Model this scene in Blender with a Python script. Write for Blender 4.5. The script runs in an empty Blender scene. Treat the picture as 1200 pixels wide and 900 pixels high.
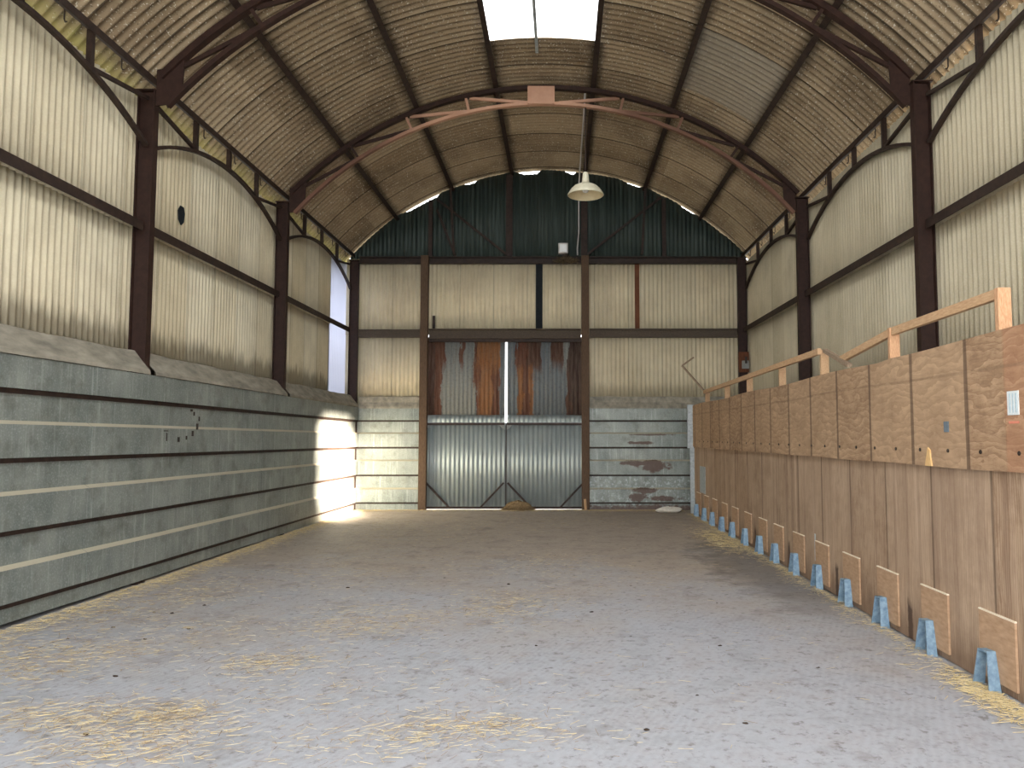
import bpy, math, random
from mathutils import Vector, Matrix
random.seed(7)
SC = bpy.context.scene
COL = SC.collection
PI = math.pi

# ------------------------------------------------------------------ key dimensions (metres)
XC, ZC, RR = -0.29, 1.74, 6.37            # axis of the barrel roof and its radius
YB = 18.10                                # plane of the rear wall cladding
XL, XR = -5.10, 4.44                      # planes of the side cladding
LCOL = [(-4.885, 9.05), (-4.845, 13.47), (-4.785, 18.03)]
RCOL = [(4.21, 8.97), (4.19, 13.45), (4.19, 18.03)]
def roofz(x, r=RR): return ZC + math.sqrt(max(0.0, r*r-(x-XC)**2))
def arc(r, deg, y=0.0):
    a = math.radians(deg); return Vector((XC+r*math.sin(a), y, ZC+r*math.cos(a)))

# ------------------------------------------------------------------ mesh builder
class MB:
    def __init__(s): s.v=[]; s.f=[]
    def add(s, vs, fs):
        b=len(s.v); s.v += [Vector(v) for v in vs]; s.f += [tuple(b+i for i in f) for f in fs]; return s
    def box(s, x0,x1,y0,y1,z0,z1):
        return s.add([(x0,y0,z0),(x1,y0,z0),(x1,y1,z0),(x0,y1,z0),(x0,y0,z1),(x1,y0,z1),(x1,y1,z1),(x0,y1,z1)],
                     [(0,3,2,1),(4,5,6,7),(0,1,5,4),(1,2,6,5),(2,3,7,6),(3,0,4,7)])
    def bar(s, p, q, w, d, up=(0,0,1)):
        p=Vector(p); q=Vector(q); t=(q-p).normalized(); up=Vector(up)
        a=t.cross(up)
        if a.length<1e-5: a=t.cross(Vector((1,0,0)))
        a.normalize(); b=a.cross(t).normalized()
        c=[]
        for e in (p,q):
            for (i,j) in ((-1,-1),(1,-1),(1,1),(-1,1)): c.append(e+a*(i*w/2)+b*(j*d/2))
        return s.add(c, [(0,1,2,3),(7,6,5,4),(0,4,5,1),(1,5,6,2),(2,6,7,3),(3,7,4,0)])
    def sweep(s, pts, w, d, side):
        """rectangular section swept along pts; width w along `side`, depth d across"""
        side=Vector(side).normalized(); n=len(pts); vs=[]; fs=[]
        P=[Vector(p) for p in pts]
        for i,p in enumerate(P):
            t=(P[min(i+1,n-1)]-P[max(i-1,0)]).normalized(); nn=t.cross(side).normalized()
            for (a,b) in ((-1,-1),(1,-1),(1,1),(-1,1)): vs.append(p+side*(a*w/2)+nn*(b*d/2))
        for i in range(n-1):
            for k in range(4):
                a=i*4+k; b=i*4+(k+1)%4; fs.append((a,b,b+4,a+4))
        fs.append((3,2,1,0)); e=(n-1)*4; fs.append((e,e+1,e+2,e+3))
        return s.add(vs,fs)
    def tube(s, pts, r, n=10, closed=True):
        P=[Vector(p) for p in pts]; m=len(P); vs=[]; fs=[]
        rs = r if isinstance(r,(list,tuple)) else [r]*m
        prev=None
        for i,p in enumerate(P):
            t=(P[min(i+1,m-1)]-P[max(i-1,0)]).normalized()
            if prev is None:
                a=t.cross(Vector((0,0,1)))
                if a.length<1e-4: a=t.cross(Vector((1,0,0)))
            else: a=prev-t*prev.dot(t)
            a.normalize(); prev=a; b=t.cross(a)
            for k in range(n):
                th=2*PI*k/n; vs.append(p+(a*math.cos(th)+b*math.sin(th))*rs[i])
        for i in range(m-1):
            for k in range(n): fs.append((i*n+k, i*n+(k+1)%n, (i+1)*n+(k+1)%n, (i+1)*n+k))
        fs.append(tuple(range(n-1,-1,-1))); fs.append(tuple((m-1)*n+k for k in range(n)))
        return s.add(vs,fs)
    def lathe(s, prof, c, n=40):
        c=Vector(c); vs=[]; fs=[]; m=len(prof)
        for (r,z) in prof:
            for k in range(n):
                th=2*PI*k/n; vs.append(c+Vector((r*math.cos(th), r*math.sin(th), z)))
        for i in range(m-1):
            for k in range(n): fs.append((i*n+k, i*n+(k+1)%n, (i+1)*n+(k+1)%n, (i+1)*n+k))
        return s.add(vs,fs)
    def prism(s, poly, ax, t0, t1):
        """polygon of 2-D points extruded along axis ax ('x': poly=(y,z); 'y': poly=(x,z))"""
        n=len(poly)
        def P(a,b,t): return (t,a,b) if ax=='x' else (a,t,b)
        vs=[P(a,b,t0) for a,b in poly]+[P(a,b,t1) for a,b in poly]
        fs=[tuple(range(n)), tuple(range(2*n-1,n-1,-1))]+[(i,n+i,n+(i+1)%n,(i+1)%n) for i in range(n)]
        return s.add(vs,fs)
    def build(s, name, m, parent=None, smooth=False, bevel=0, solid=0, loc=None):
        off=Vector((0,0,0))
        root=parent
        while root is not None and root.parent is not None: root=root.parent
        if root is not None: off=Vector(root.location)
        elif loc is not None: off=Vector(loc)
        me=bpy.data.meshes.new(name)
        me.from_pydata([tuple(v-off) for v in s.v],[],s.f); me.update()
        import bmesh
        bm=bmesh.new(); bm.from_mesh(me)
        if not solid and len(s.f)<40000: bmesh.ops.recalc_face_normals(bm, faces=bm.faces)
        bm.to_mesh(me); bm.free()
        if smooth:
            for p in me.polygons: p.use_smooth=True
        me.materials.append(m)
        o=bpy.data.objects.new(name, me); COL.objects.link(o)
        if parent is not None: o.parent=parent
        elif loc is not None: o.location=off
        if bevel:
            b=o.modifiers.new('bevel','BEVEL'); b.width=bevel; b.segments=2; b.limit_method='ANGLE'
        if solid:
            b=o.modifiers.new('solid','SOLIDIFY'); b.thickness=solid; b.offset=0
        return o

def tag(o, label=None, cat=None, group=None, kind=None):
    if label: o['label']=label
    if cat: o['category']=cat
    if group: o['group']=group
    if kind: o['kind']=kind
    return o
def thing(name, label, cat, loc, group=None):
    o=bpy.data.objects.new(name,None); COL.objects.link(o); o.location=loc; o.empty_display_size=.1
    return tag(o,label,cat,group)
def copy_tree(o, parent=None):
    c=o.copy(); COL.objects.link(c)
    if parent is not None: c.parent=parent
    for ch in [x for x in COL.objects if x.parent==o]: copy_tree(ch,c)
    return c
def structure(o): o['kind']='structure'; return o

# ------------------------------------------------------------------ materials
def lin(r,g,b):
    def f(c):
        c/=255.; return c/12.92 if c<=.04045 else ((c+.055)/1.055)**2.4
    return (f(r),f(g),f(b),1.0)
class T:
    def __init__(s,name):
        s.m=bpy.data.materials.new(name); s.m.use_nodes=True; s.nt=s.m.node_tree; s.nt.nodes.clear()
        s.out=s.nt.nodes.new('ShaderNodeOutputMaterial')
    def node(s,t,**kw):
        n=s.nt.nodes.new(t)
        for k,v in kw.items(): setattr(n,k,v)
        return n
    def put(s,sock,v):
        if isinstance(v,bpy.types.NodeSocket): s.nt.links.new(v,sock)
        elif v is not None: sock.default_value=v
    def pos(s): return s.node('ShaderNodeNewGeometry').outputs['Position']
    def xyz(s):
        n=s.node('ShaderNodeSeparateXYZ'); s.put(n.inputs[0],s.pos()); return n.outputs
    def comb(s,x,y,z):
        n=s.node('ShaderNodeCombineXYZ')
        for i,v in enumerate((x,y,z)): s.put(n.inputs[i],v)
        return n.outputs[0]
    def scaled(s,sc,vec=None):
        n=s.node('ShaderNodeMapping'); s.put(n.inputs['Vector'],vec if vec is not None else s.pos()); n.inputs['Scale'].default_value=sc; return n.outputs[0]
    def noise(s,scale=1,detail=4,rough=.55,vec=None,dist=0):
        n=s.node('ShaderNodeTexNoise'); s.put(n.inputs['Vector'],vec if vec is not None else s.pos())
        n.inputs['Scale'].default_value=scale; n.inputs['Detail'].default_value=detail; n.inputs['Roughness'].default_value=rough; n.inputs['Distortion'].default_value=dist
        return n.outputs['Fac']
    def white(s,v):
        n=s.node('ShaderNodeTexWhiteNoise',noise_dimensions='1D'); s.put(n.inputs['W'],v); return n.outputs['Value']
    def math(s,op,a,b=None,c=None):
        n=s.node('ShaderNodeMath',operation=op); s.put(n.inputs[0],a)
        if b is not None: s.put(n.inputs[1],b)
        if c is not None: s.put(n.inputs[2],c)
        return n.outputs[0]
    def step(s,v,a,b):
        """0 below a, 1 above b (a may exceed b to reverse)"""
        n=s.node('ShaderNodeMapRange'); n.clamp=True; s.put(n.inputs['Value'],v)
        n.inputs['From Min'].default_value=a; n.inputs['From Max'].default_value=b; return n.outputs[0]
    def mix(s,f,a,b,mode='MIX'):
        n=s.node('ShaderNodeMix',data_type='RGBA',blend_type=mode); s.put(n.inputs[0],f); s.put(n.inputs[6],a); s.put(n.inputs[7],b); return n.outputs[2]
    def ramp(s,f,stops,interp='LINEAR'):
        n=s.node('ShaderNodeValToRGB'); s.put(n.inputs[0],f); cr=n.color_ramp; cr.interpolation=interp
        while len(cr.elements)<len(stops): cr.elements.new(.5)
        for e,(p,c) in zip(cr.elements,stops): e.position=p; e.color=c
        return n.outputs[0]
    def bump(s,h,st=.3,dist=.01):
        n=s.node('ShaderNodeBump'); s.put(n.inputs['Height'],h); n.inputs['Strength'].default_value=st; n.inputs['Distance'].default_value=dist; return n.outputs[0]
    def finish(s,color,rough=.7,metal=0,normal=None,spec=.5):
        b=s.node('ShaderNodeBsdfPrincipled'); s.put(b.inputs['Base Color'],color); s.put(b.inputs['Roughness'],rough); s.put(b.inputs['Metallic'],metal)
        b.inputs['Specular IOR Level'].default_value=spec
        if normal is not None: s.nt.links.new(normal,b.inputs['Normal'])
        s.nt.links.new(b.outputs[0],s.out.inputs[0]); return s.m

def m_simple(name,c1,c2,scale=8,rough=.75,metal=0,bump=.2,spec=.3,streak=None):
    t=T(name); n=t.noise(scale,5,.6,vec=t.scaled(streak) if streak else None)
    return t.finish(t.mix(t.step(n,.3,.7),lin(*c1),lin(*c2)),rough,metal,t.bump(n,bump,.004) if bump else None,spec)

def m_cladding(name, c1, c2, axis, pitch_sheet=.8, dirt=(120,105,80), z_bot=2.65, seam=.35, grime=.5):
    t=T(name); o=t.xyz(); u=o[axis]; z=o[2]
    sh=t.math('FLOOR',t.math('DIVIDE',u,pitch_sheet)); rnd=t.white(sh)
    base=t.mix(rnd,lin(*c1),lin(*c2))
    blot=t.noise(1.3,5,.6); base=t.mix(t.math('MULTIPLY',t.step(blot,.42,.75),.35),base,lin(*dirt))
    sv=t.scaled((9,9,.35)); st=t.noise(1,4,.6,vec=sv)
    base=t.mix(t.math('MULTIPLY',t.step(st,.5,.8),.30),base,lin(*dirt))
    fine=t.noise(60,3,.6); base=t.mix(t.math('MULTIPLY',t.step(fine,.45,.8),.22),base,lin(235,230,215))
    lap=t.math('FRACT',t.math('DIVIDE',u,pitch_sheet)); lp=t.step(lap,.03,.005)
    base=t.mix(t.math('MULTIPLY',lp,seam),base,lin(70,60,45))
    # grime creeping up from the lower edge
    gz=t.math('ADD',z,t.math('MULTIPLY',t.noise(1,3,.6,vec=t.scaled((14,14,1.2))),-.55))
    gr=t.step(gz,z_bot-.02,z_bot-.20); base=t.mix(t.math('MULTIPLY',gr,grime),base,lin(80,68,50))
    # fastening spots
    return t.finish(base,.62,0,t.bump(fine,.08,.003),.3)

M={}
M['clad_left']=m_cladding('cream_corrugated_left',(206,192,160),(218,208,182),1,z_bot=2.80,grime=.6)
M['clad_right']=m_cladding('cream_corrugated_right',(202,191,165),(187,175,148),1,seam=.6,grime=.0)
M['clad_back']=m_cladding('cream_corrugated_back',(218,205,174),(208,197,168),0,dirt=(130,112,84),z_bot=2.72,seam=.4,grime=.3)
M['steel']=m_simple('red_brown_steel',(38,22,17),(57,36,28),14,.6,.0,.3)
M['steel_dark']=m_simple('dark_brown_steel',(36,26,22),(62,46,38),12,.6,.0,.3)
M['red_oxide_skylit']=None
M['rail']=m_simple('grey_brown_rail',(66,56,47),(98,85,72),9,.75,0,.3,streak=(3,3,12))
M['old_timber']=m_simple('old_brown_timber',(72,54,42),(104,84,66),6,.85,0,.4,streak=(22,22,2))
M['timber']=m_simple('pale_sawn_timber',(176,138,102),(204,170,134),5,.75,0,.3,streak=(18,3,18))
M['grey_timber']=m_simple('weathered_timber',(124,104,86),(158,138,116),6,.85,0,.3,.2,streak=(16,4,16))
M['timber_end']=m_simple('orange_sawn_timber',(176,128,92),(206,166,130),7,.75,0,.3,streak=(20,20,4))
M['galv']=m_simple('clean_galvanised',(150,158,160),(188,194,196),22,.5,.35,.15,.5)
M['blue_galv']=m_simple('bluish_galvanised_strap',(100,128,152),(148,174,192),26,.5,.25,.15,.5)
M['white_enamel']=m_simple('cream_enamel',(206,198,170),(226,220,198),9,.4,0,.05,.5)
M['enamel_in']=m_simple('dusty_cream_enamel',(214,198,160),(226,212,178),9,.5,0,.05,.4)
M['conduit']=m_simple('grey_white_plastic',(190,186,184),(210,206,204),9,.5,0,.05,.4)
M['lamp_glass']=m_simple('pale_lens',(215,220,222),(232,234,234),9,.2,0,0,.6)
M['grey_box']=m_simple('grey_plastic_box',(120,122,120),(140,142,140),9,.5,0,.05,.4)
M['black']=m_simple('black_gap_stand_in',(22,26,30),(34,38,42),9,.8,0,.1,.2)
M['rust_strip']=m_simple('rusted_strip',(84,52,38),(118,74,50),10,.85,0,.3,.2,streak=(8,8,1))
M['label_white']=m_simple('white_blue_label',(196,206,210),(232,234,230),30,.5,0,0,.4,streak=(1,9,1))
M['pale_blue']=m_simple('pale_blue_print',(160,182,194),(196,208,212),60,.5,0,0,.3)
M['red_print']=m_simple('faded_red_print',(206,120,96),(216,140,116),30,.6,0,0,.3)
M['grey_tag']=m_simple('grey_blue_tag',(92,104,114),(112,122,130),20,.5,0,0,.4)
M['chip']=m_simple('fresh_wood_splinter',(206,164,108),(226,190,136),9,.8,0,.2,.2,streak=(9,9,3))
M['straw']=m_simple('dry_straw',(176,154,110),(212,194,152),30,.7,0,0,.3)
M['straw_brown']=m_simple('old_brown_straw',(112,92,66),(150,126,92),30,.8,0,0,.2)
M['nest']=m_simple('grey_brown_nest',(98,86,68),(138,122,98),30,.9,0,0,.1)
M['stone']=m_simple('pale_stone',(206,198,184),(226,220,208),12,.8,0,.3,.3)
M['dung']=m_simple('dark_crumb',(46,36,30),(70,56,46),40,.9,0,.3,.2)
M['ground']=m_simple('pale_bounce_yard',(200,198,190),(222,220,212),3,.95,0,.3,.1)  # unseen yard kept pale to bounce light up under the roof
M['edge_white']=m_simple('pale_cut_edge',(222,206,180),(236,224,204),12,.8,0,0,.2)
M['hinge']=m_simple('dark_iron_bolt',(40,32,28),(60,48,40),20,.6,0,0,.4)

def m_roof():
    t=T('weathered_fibre_cement_roof'); o=t.xyz(); y=o[1]
    n1=t.noise(.9,6,.6); n2=t.noise(5,5,.65); sp=t.noise(42,2,.5); big=t.noise(.45,2,.5)
    ys=t.math('DIVIDE',t.math('ADD',y,.35),1.016)
    rnd=t.white(t.math('FLOOR',ys))
    ang=t.math('ARCTAN2',t.math('SUBTRACT',o[0],XC),t.math('SUBTRACT',o[2],ZC))
    rnd2=t.white(t.math('ADD',t.math('FLOOR',ys),t.math('MULTIPLY',t.math('FLOOR',t.math('DIVIDE',t.math('ADD',ang,.1396),.2793)),37.7)))
    base=t.mix(rnd2,lin(144,125,100),lin(176,156,128))
    base=t.mix(t.math('MULTIPLY',t.step(n1,.45,.70),.65),base,lin(92,76,60))
    base=t.mix(t.math('MULTIPLY',t.step(n2,.5,.8),.45),base,lin(178,164,138))
    # darker colour in the valleys (runs round the arch)
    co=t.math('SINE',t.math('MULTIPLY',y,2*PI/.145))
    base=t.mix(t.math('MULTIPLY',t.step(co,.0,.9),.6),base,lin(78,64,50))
    base=t.mix(t.math('MULTIPLY',t.step(sp,.63,.70),.85),base,lin(215,208,190))
    spd=t.noise(30,2,.5,vec=t.scaled((1,1.3,1))); base=t.mix(t.math('MULTIPLY',t.step(spd,.64,.74),.6),base,lin(60,52,40))
    lap=t.math('FRACT',ys); base=t.mix(t.math('MULTIPLY',t.step(lap,.075,.03),.8),base,lin(46,37,29))
    cell=t.math('MULTIPLY',t.math('MULTIPLY',t.step(ang,math.radians(21.6),math.radians(21.8)),t.step(ang,math.radians(34.6),math.radians(34.4))),t.math('MULTIPLY',t.step(y,10.83,10.85),t.step(y,12.84,12.82)))
    base=t.mix(t.math('MULTIPLY',cell,.6),base,lin(158,150,136))
    # darker brown bands beside the purlins
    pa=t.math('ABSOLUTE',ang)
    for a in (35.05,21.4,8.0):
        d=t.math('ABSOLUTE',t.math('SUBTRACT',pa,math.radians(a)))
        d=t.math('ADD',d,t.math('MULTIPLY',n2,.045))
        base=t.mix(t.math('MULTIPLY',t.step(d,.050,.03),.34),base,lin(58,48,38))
    # moss at the eaves overhang
    mz=t.math('ADD',o[2],t.math('MULTIPLY',t.noise(3,4,.6),.5))
    base=t.mix(t.math('MULTIPLY',t.math('MULTIPLY',t.step(mz,6.30,6.08),t.step(o[0],.5,-.5)),.75),base,lin(150,144,86))
    return t.finish(base,.9,0,t.bump(n2,.3,.006),.15)
M['roof']=m_roof()

def m_lining(name,rusty=False,warm=0.0):
    t=T(name); o=t.xyz(); x,y,z=o[0],o[1],o[2]
    n=t.noise(1.4,6,.62); sv=t.noise(1,4,.6,vec=t.scaled((11,11,.8))); sp=t.noise(55,3,.6)
    base=t.mix(t.step(n,.25,.75),lin(106,114,110),lin(164,168,160))
    base=t.mix(t.math('MULTIPLY',t.step(sv,.45,.72),.45),base,lin(106,114,112))
    sw=t.noise(1,4,.6,vec=t.scaled((17,17,.9))); base=t.mix(t.math('MULTIPLY',t.step(sw,.57,.74),.6),base,lin(190,194,188))
    base=t.mix(t.math('MULTIPLY',t.step(sp,.50,.72),.5),base,lin(186,190,186))
    blot=t.noise(3.2,5,.65); base=t.mix(t.math('MULTIPLY',t.step(blot,.52,.70),.5),base,lin(92,92,82))
    # paler tone on the upward-facing ledges
    g=t.node('ShaderNodeNewGeometry'); sn=t.node('ShaderNodeSeparateXYZ'); t.put(sn.inputs[0],g.outputs['True Normal'])
    up=t.step(sn.outputs[2],.25,.6); base=t.mix(t.math('MULTIPLY',up,.85),base,lin(186,176,152))
    metal=t.math('MULTIPLY',t.math('SUBTRACT',1,up),.35)
    if rusty:
        w=t.noise(4.5,7,.75,vec=t.scaled((1,1,1.4)))
        def blob(cx,cz,rx,rz):
            dx=t.math('DIVIDE',t.math('SUBTRACT',x,cx),rx); dz=t.math('DIVIDE',t.math('SUBTRACT',z,cz),rz)
            d=t.math('SQRT',t.math('ADD',t.math('MULTIPLY',dx,dx),t.math('MULTIPLY',dz,dz)))
            return t.step(t.math('ADD',d,t.math('MULTIPLY',t.math('SUBTRACT',w,.5),2.6)),1.05,.8)
        r=blob(1.95,1.08,.55,.07)
        for b in ((2.2,1.0,.35,.13),(1.95,.44,.35,.07),(1.8,.28,.2,.12),(2.35,.26,.45,.06),(1.9,1.55,.3,.04),(2.1,1.74,.5,.02)):
            r=t.math('MAXIMUM',r,blob(*b))
        base_edge=t.step(t.math('ADD',z,t.math('MULTIPLY',t.math('SUBTRACT',w,.5),.5)),.14,.06)
        r=t.math('MAXIMUM',r,base_edge)
        pale=t.noise(14,5,.7); pm=t.math('MULTIPLY',t.step(z,.85,.7),t.step(pale,.52,.66)); base=t.mix(t.math('MULTIPLY',pm,.7),base,lin(196,204,206))
        base=t.mix(t.math('MULTIPLY',r,.85),base,lin(88,60,48)); metal=t.math('MULTIPLY',metal,t.math('SUBTRACT',1,r))
    return t.finish(base,t.math('ADD',.38,t.math('MULTIPLY',n,.25)),metal,t.bump(sp,.12,.003),.45)
M['lining']=m_lining('galvanised_lining_sheet')
M['lining_back']=m_lining('galvanised_lining_sheet_stained',True)
M['flashing']=m_simple('dusty_lead_grey_flashing',(116,112,102),(168,160,144),3,.8,.0,.08,.25,streak=(2.5,1,2.5))

def m_gable():
    t=T('dark_green_corrugated'); n=t.noise(2,5,.6); sv=t.noise(1,4,.6,vec=t.scaled((10,10,.5)))
    base=t.mix(n,lin(38,48,45),lin(60,72,67)); base=t.mix(t.math('MULTIPLY',t.step(sv,.5,.75),.6),base,lin(98,112,106))
    return t.finish(base,.6,0,None,.4)
M['gable']=m_gable()

def m_doorlow():
    t=T('bright_galvanised_corrugated'); n=t.noise(2,5,.6); sp=t.noise(40,3,.6); sv=t.noise(1,4,.6,vec=t.scaled((12,12,.6)))
    base=t.mix(n,lin(150,160,160),lin(184,192,190)); base=t.mix(t.math('MULTIPLY',t.step(sv,.5,.75),.4),base,lin(112,122,124))
    base=t.mix(t.math('MULTIPLY',t.step(sp,.6,.8),.3),base,lin(206,210,206))
    return t.finish(base,.42,.4,None,.5)
M['door_low']=m_doorlow()

def m_doorup():
    t=T('rust_streaked_corrugated'); o=t.xyz(); x,z=o[0],o[2]
    w=t.noise(1,5,.65,vec=t.scaled((7,7,1.4))); w2=t.noise(1,4,.6,vec=t.scaled((3,3,3)))
    # wider at the head, narrowing in steps downward
    xs=t.math('ADD',x,t.math('MULTIPLY',t.math('SUBTRACT',w,.5),.34))
    xs=t.math('ADD',xs,t.math('MULTIPLY',t.math('SUBTRACT',w2,.5),.10))
    f=t.math('DIVIDE',t.math('ADD',xs,3.15),3.7)
    def X(v): return (v+3.15)/3.7
    gal=lin(128,132,130); gal2=lin(104,113,118)
    dk=lin(74,44,34); br=lin(94,52,36); org=lin(136,88,50); dkr=lin(58,38,34)
    low=t.ramp(f,[(0,dk),(X(-3.0),br),(X(-2.82),gal),(X(-2.02),br),(X(-1.94),org),(X(-1.62),br),(X(-1.42),gal2),(X(-1.02),org),(X(-.90),br),(X(-.74),org),(X(-.66),gal2),(X(.14),dk),(X(.22),dkr)],'CONSTANT')
    top=t.ramp(f,[(0,dk),(X(-3.0),br),(X(-2.74),gal),(X(-2.40),br),(X(-2.3),gal),(X(-2.06),br),(X(-1.98),org),(X(-1.44),gal2),(X(-1.08),br),(X(-.80),dk),(X(-.45),gal2),(X(-.22),dk),(X(.06),gal),(X(.18),dkr)],'CONSTANT')
    zz=t.math('ADD',z,t.math('MULTIPLY',t.math('SUBTRACT',w2,.5),1.0))
    col=t.mix(t.step(zz,3.1,3.5),low,top)
    fine=t.noise(1,5,.7,vec=t.scaled((30,30,3))); col=t.mix(t.math('MULTIPLY',t.step(fine,.35,.75),.4),col,lin(150,136,118))
    col=t.mix(t.math('MULTIPLY',t.step(t.noise(18,4,.7),.5,.75),.45),col,lin(60,48,42))
    return t.finish(col,.7,0,t.bump(fine,.2,.003),.3)
M['door_up']=m_doorup()

def m_ply(name,upper):
    t=T(name); o=t.xyz(); x,y,z=o[0],o[1],o[2]
    if upper: v=t.comb(0,t.math('MULTIPLY',y,1.3),t.math('MULTIPLY',z,2.6))
    else: v=t.comb(0,t.math('MULTIPLY',y,5.2),t.math('MULTIPLY',z,.55))
    wv=t.node('ShaderNodeTexWave',wave_type='BANDS',bands_direction='Z' if upper else 'Y',wave_profile='SAW'); t.put(wv.inputs['Vector'],v)
    wv.inputs['Scale'].default_value=1.5 if upper else 2.4; wv.inputs['Distortion'].default_value=16 if upper else 8; wv.inputs['Detail'].default_value=3; wv.inputs['Detail Scale'].default_value=1.1
    g=wv.outputs['Fac']
    n=t.noise(.7,5,.6); fn=t.noise(1,6,.7,vec=t.scaled((4,5,26) if upper else (16,16,2.4)),dist=1.6)
    c1,c2=((156,126,98),(190,158,126)) if upper else ((150,124,100),(190,164,138))
    base=t.mix(g,lin(*c1),lin(*c2))
    base=t.mix(t.math('MULTIPLY',t.step(n,.42,.7),.4),base,lin(146,114,86))
    base=t.mix(t.math('MULTIPLY',t.step(fn,.46,.66),.55),base,lin(116,88,68))
    st=t.noise(2.2,6,.72); base=t.mix(t.math('MULTIPLY',t.step(st,.48,.66),.55),base,lin(120,92,70))
    # sheet-to-sheet variation
    k=t.math('FLOOR',t.math('DIVIDE',t.math('SUBTRACT',y,5.52 if upper else 5.30),.862)); rn=t.white(t.math('ADD',k,3.3))
    base=t.mix(t.math('MULTIPLY',rn,.30),base,lin(196,166,134) if upper else lin(196,172,148))
    if not upper:
        vs=t.noise(1,3,.6,vec=t.scaled((1,4.5,.12))); base=t.mix(t.math('MULTIPLY',t.step(vs,.5,.62),.45),base,lin(118,92,76))
        vs2=t.noise(1,3,.6,vec=t.scaled((1,9,.2))); base=t.mix(t.math('MULTIPLY',t.step(vs2,.55,.7),.4),base,lin(206,180,156))
    # wet drip stains down each stud line
    fr=t.math('FRACT',t.math('ADD',t.math('DIVIDE',t.math('SUBTRACT',y,5.52 if upper else 5.30),.862),.5))
    d=t.math('ABSOLUTE',t.math('SUBTRACT',fr,.5))
    d=t.math('ADD',d,t.math('MULTIPLY',t.noise(1,3,.6,vec=t.scaled((6,6,1.3))),.035))
    if upper: s=t.math('MULTIPLY',t.step(d,.052,.040),.72)
    else: s=t.math('MULTIPLY',t.step(d,.042,.026),.6)
    base=t.mix(s,base,lin(84,66,54))
    if upper:
        # redder sheet end close to the opening
        rd=t.step(y,5.06,5.03); base=t.mix(t.math('MULTIPLY',rd,.35),base,lin(172,116,86))
        hz=t.math('ABSOLUTE',t.math('SUBTRACT',z,t.math('ADD',2.14,t.math('MULTIPLY',t.noise(.5,2,.5),.06))))
        base=t.mix(t.math('MULTIPLY',t.step(hz,.016,.006),.3),base,lin(96,76,60))
    else:
        fk=t.math('FRACT',t.math('ADD',t.math('DIVIDE',t.math('SUBTRACT',y,4.88),1.724),.5)); dk=t.math('ABSOLUTE',t.math('SUBTRACT',fk,.5))
        dk=t.math('ADD',dk,t.math('MULTIPLY',t.noise(9,4,.6),.03)); rot=t.math('MULTIPLY',t.step(dk,.046,.034),t.step(t.math('ADD',z,t.math('MULTIPLY',t.noise(4,3,.6),.2)),.45,.38))
        base=t.mix(t.math('MULTIPLY',rot,.85),base,lin(58,44,38))
        dz=t.math('ADD',z,t.math('MULTIPLY',t.noise(1,4,.65,vec=t.scaled((5,5,1))),-.7))
        base=t.mix(t.math('MULTIPLY',t.step(dz,.0,-.28),.5),base,lin(88,66,52))
    return t.finish(base,.78,0,t.bump(fn,.25,.004),.25)
M['ply_up']=m_ply('weathered_plywood_upper',True)
M['ply_low']=m_ply('weathered_plywood_lower',False)
M['ply_patch']=m_simple('plywood_patch',(160,128,100),(186,154,124),3,.8,0,.04,.2,streak=(4,4,12))

def m_floor():
    t=T('worn_concrete_floor'); o=t.xyz(); x,y=o[0],o[1]
    n=t.noise(.55,6,.62); n2=t.noise(2.4,6,.68); n3=t.noise(16,5,.7); fine=t.noise(120,2,.6)
    base=t.mix(t.step(n2,.3,.7),lin(148,149,152),lin(182,184,193))
    # trodden brown dirt, heavier toward the doors
    yy=t.math('ADD',y,t.math('MULTIPLY',t.math('SUBTRACT',n,.5),14.0))
    dirt=t.math('MULTIPLY',t.step(yy,6.0,11.5),.85); base=t.mix(dirt,base,lin(168,153,136))
    base=t.mix(t.math('MULTIPLY',t.step(n2,.48,.68),.5),base,lin(128,118,108))
    base=t.mix(t.math('MULTIPLY',t.step(n3,.50,.70),.5),base,lin(122,116,110))
    base=t.mix(t.math('MULTIPLY',t.step(t.noise(8,6,.75),.57,.66),.6),base,lin(98,93,89))
    mo=t.noise(1.7,6,.7); base=t.mix(t.math('MULTIPLY',t.step(mo,.56,.68),.45),base,lin(112,104,98))
    # damp patch beside the plywood
    dx=t.math('DIVIDE',t.math('SUBTRACT',x,t.math('SUBTRACT',2.65,t.math('MULTIPLY',t.math('SUBTRACT',n2,.5),1.6))),.75)
    dy=t.math('DIVIDE',t.math('SUBTRACT',y,10.5),3.2)
    dd=t.math('ADD',t.math('MULTIPLY',dx,dx),t.math('MULTIPLY',dy,dy))
    base=t.mix(t.math('MULTIPLY',t.step(dd,1.2,.4),.55),base,lin(78,72,68))
    wv=t.node('ShaderNodeTexWave',wave_type='BANDS',bands_direction='X'); mp=t.node('ShaderNodeMapping'); t.put(mp.inputs[0],t.pos()); mp.inputs['Rotation'].default_value=(0,0,math.radians(24)); t.put(wv.inputs['Vector'],mp.outputs[0])
    wv.inputs['Scale'].default_value=6.5; wv.inputs['Distortion'].default_value=4.5; wv.inputs['Detail'].default_value=2
    gm=t.math('MULTIPLY',t.step(t.noise(.6,3,.5),.35,.6),t.step(y,10,7))
    base=t.mix(t.math('MULTIPLY',t.math('MULTIPLY',wv.outputs['Fac'],gm),.14),base,lin(120,118,118))
    h=t.math('ADD',t.math('MULTIPLY',t.math('MULTIPLY',wv.outputs['Fac'],gm),.28),t.math('ADD',t.math('MULTIPLY',n3,.5),t.math('MULTIPLY',fine,.25)))
    return t.finish(base,t.math('ADD',.55,t.math('MULTIPLY',n2,.3)),0,t.bump(h,.35,.008),.35)
M['floor']=m_floor()

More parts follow.
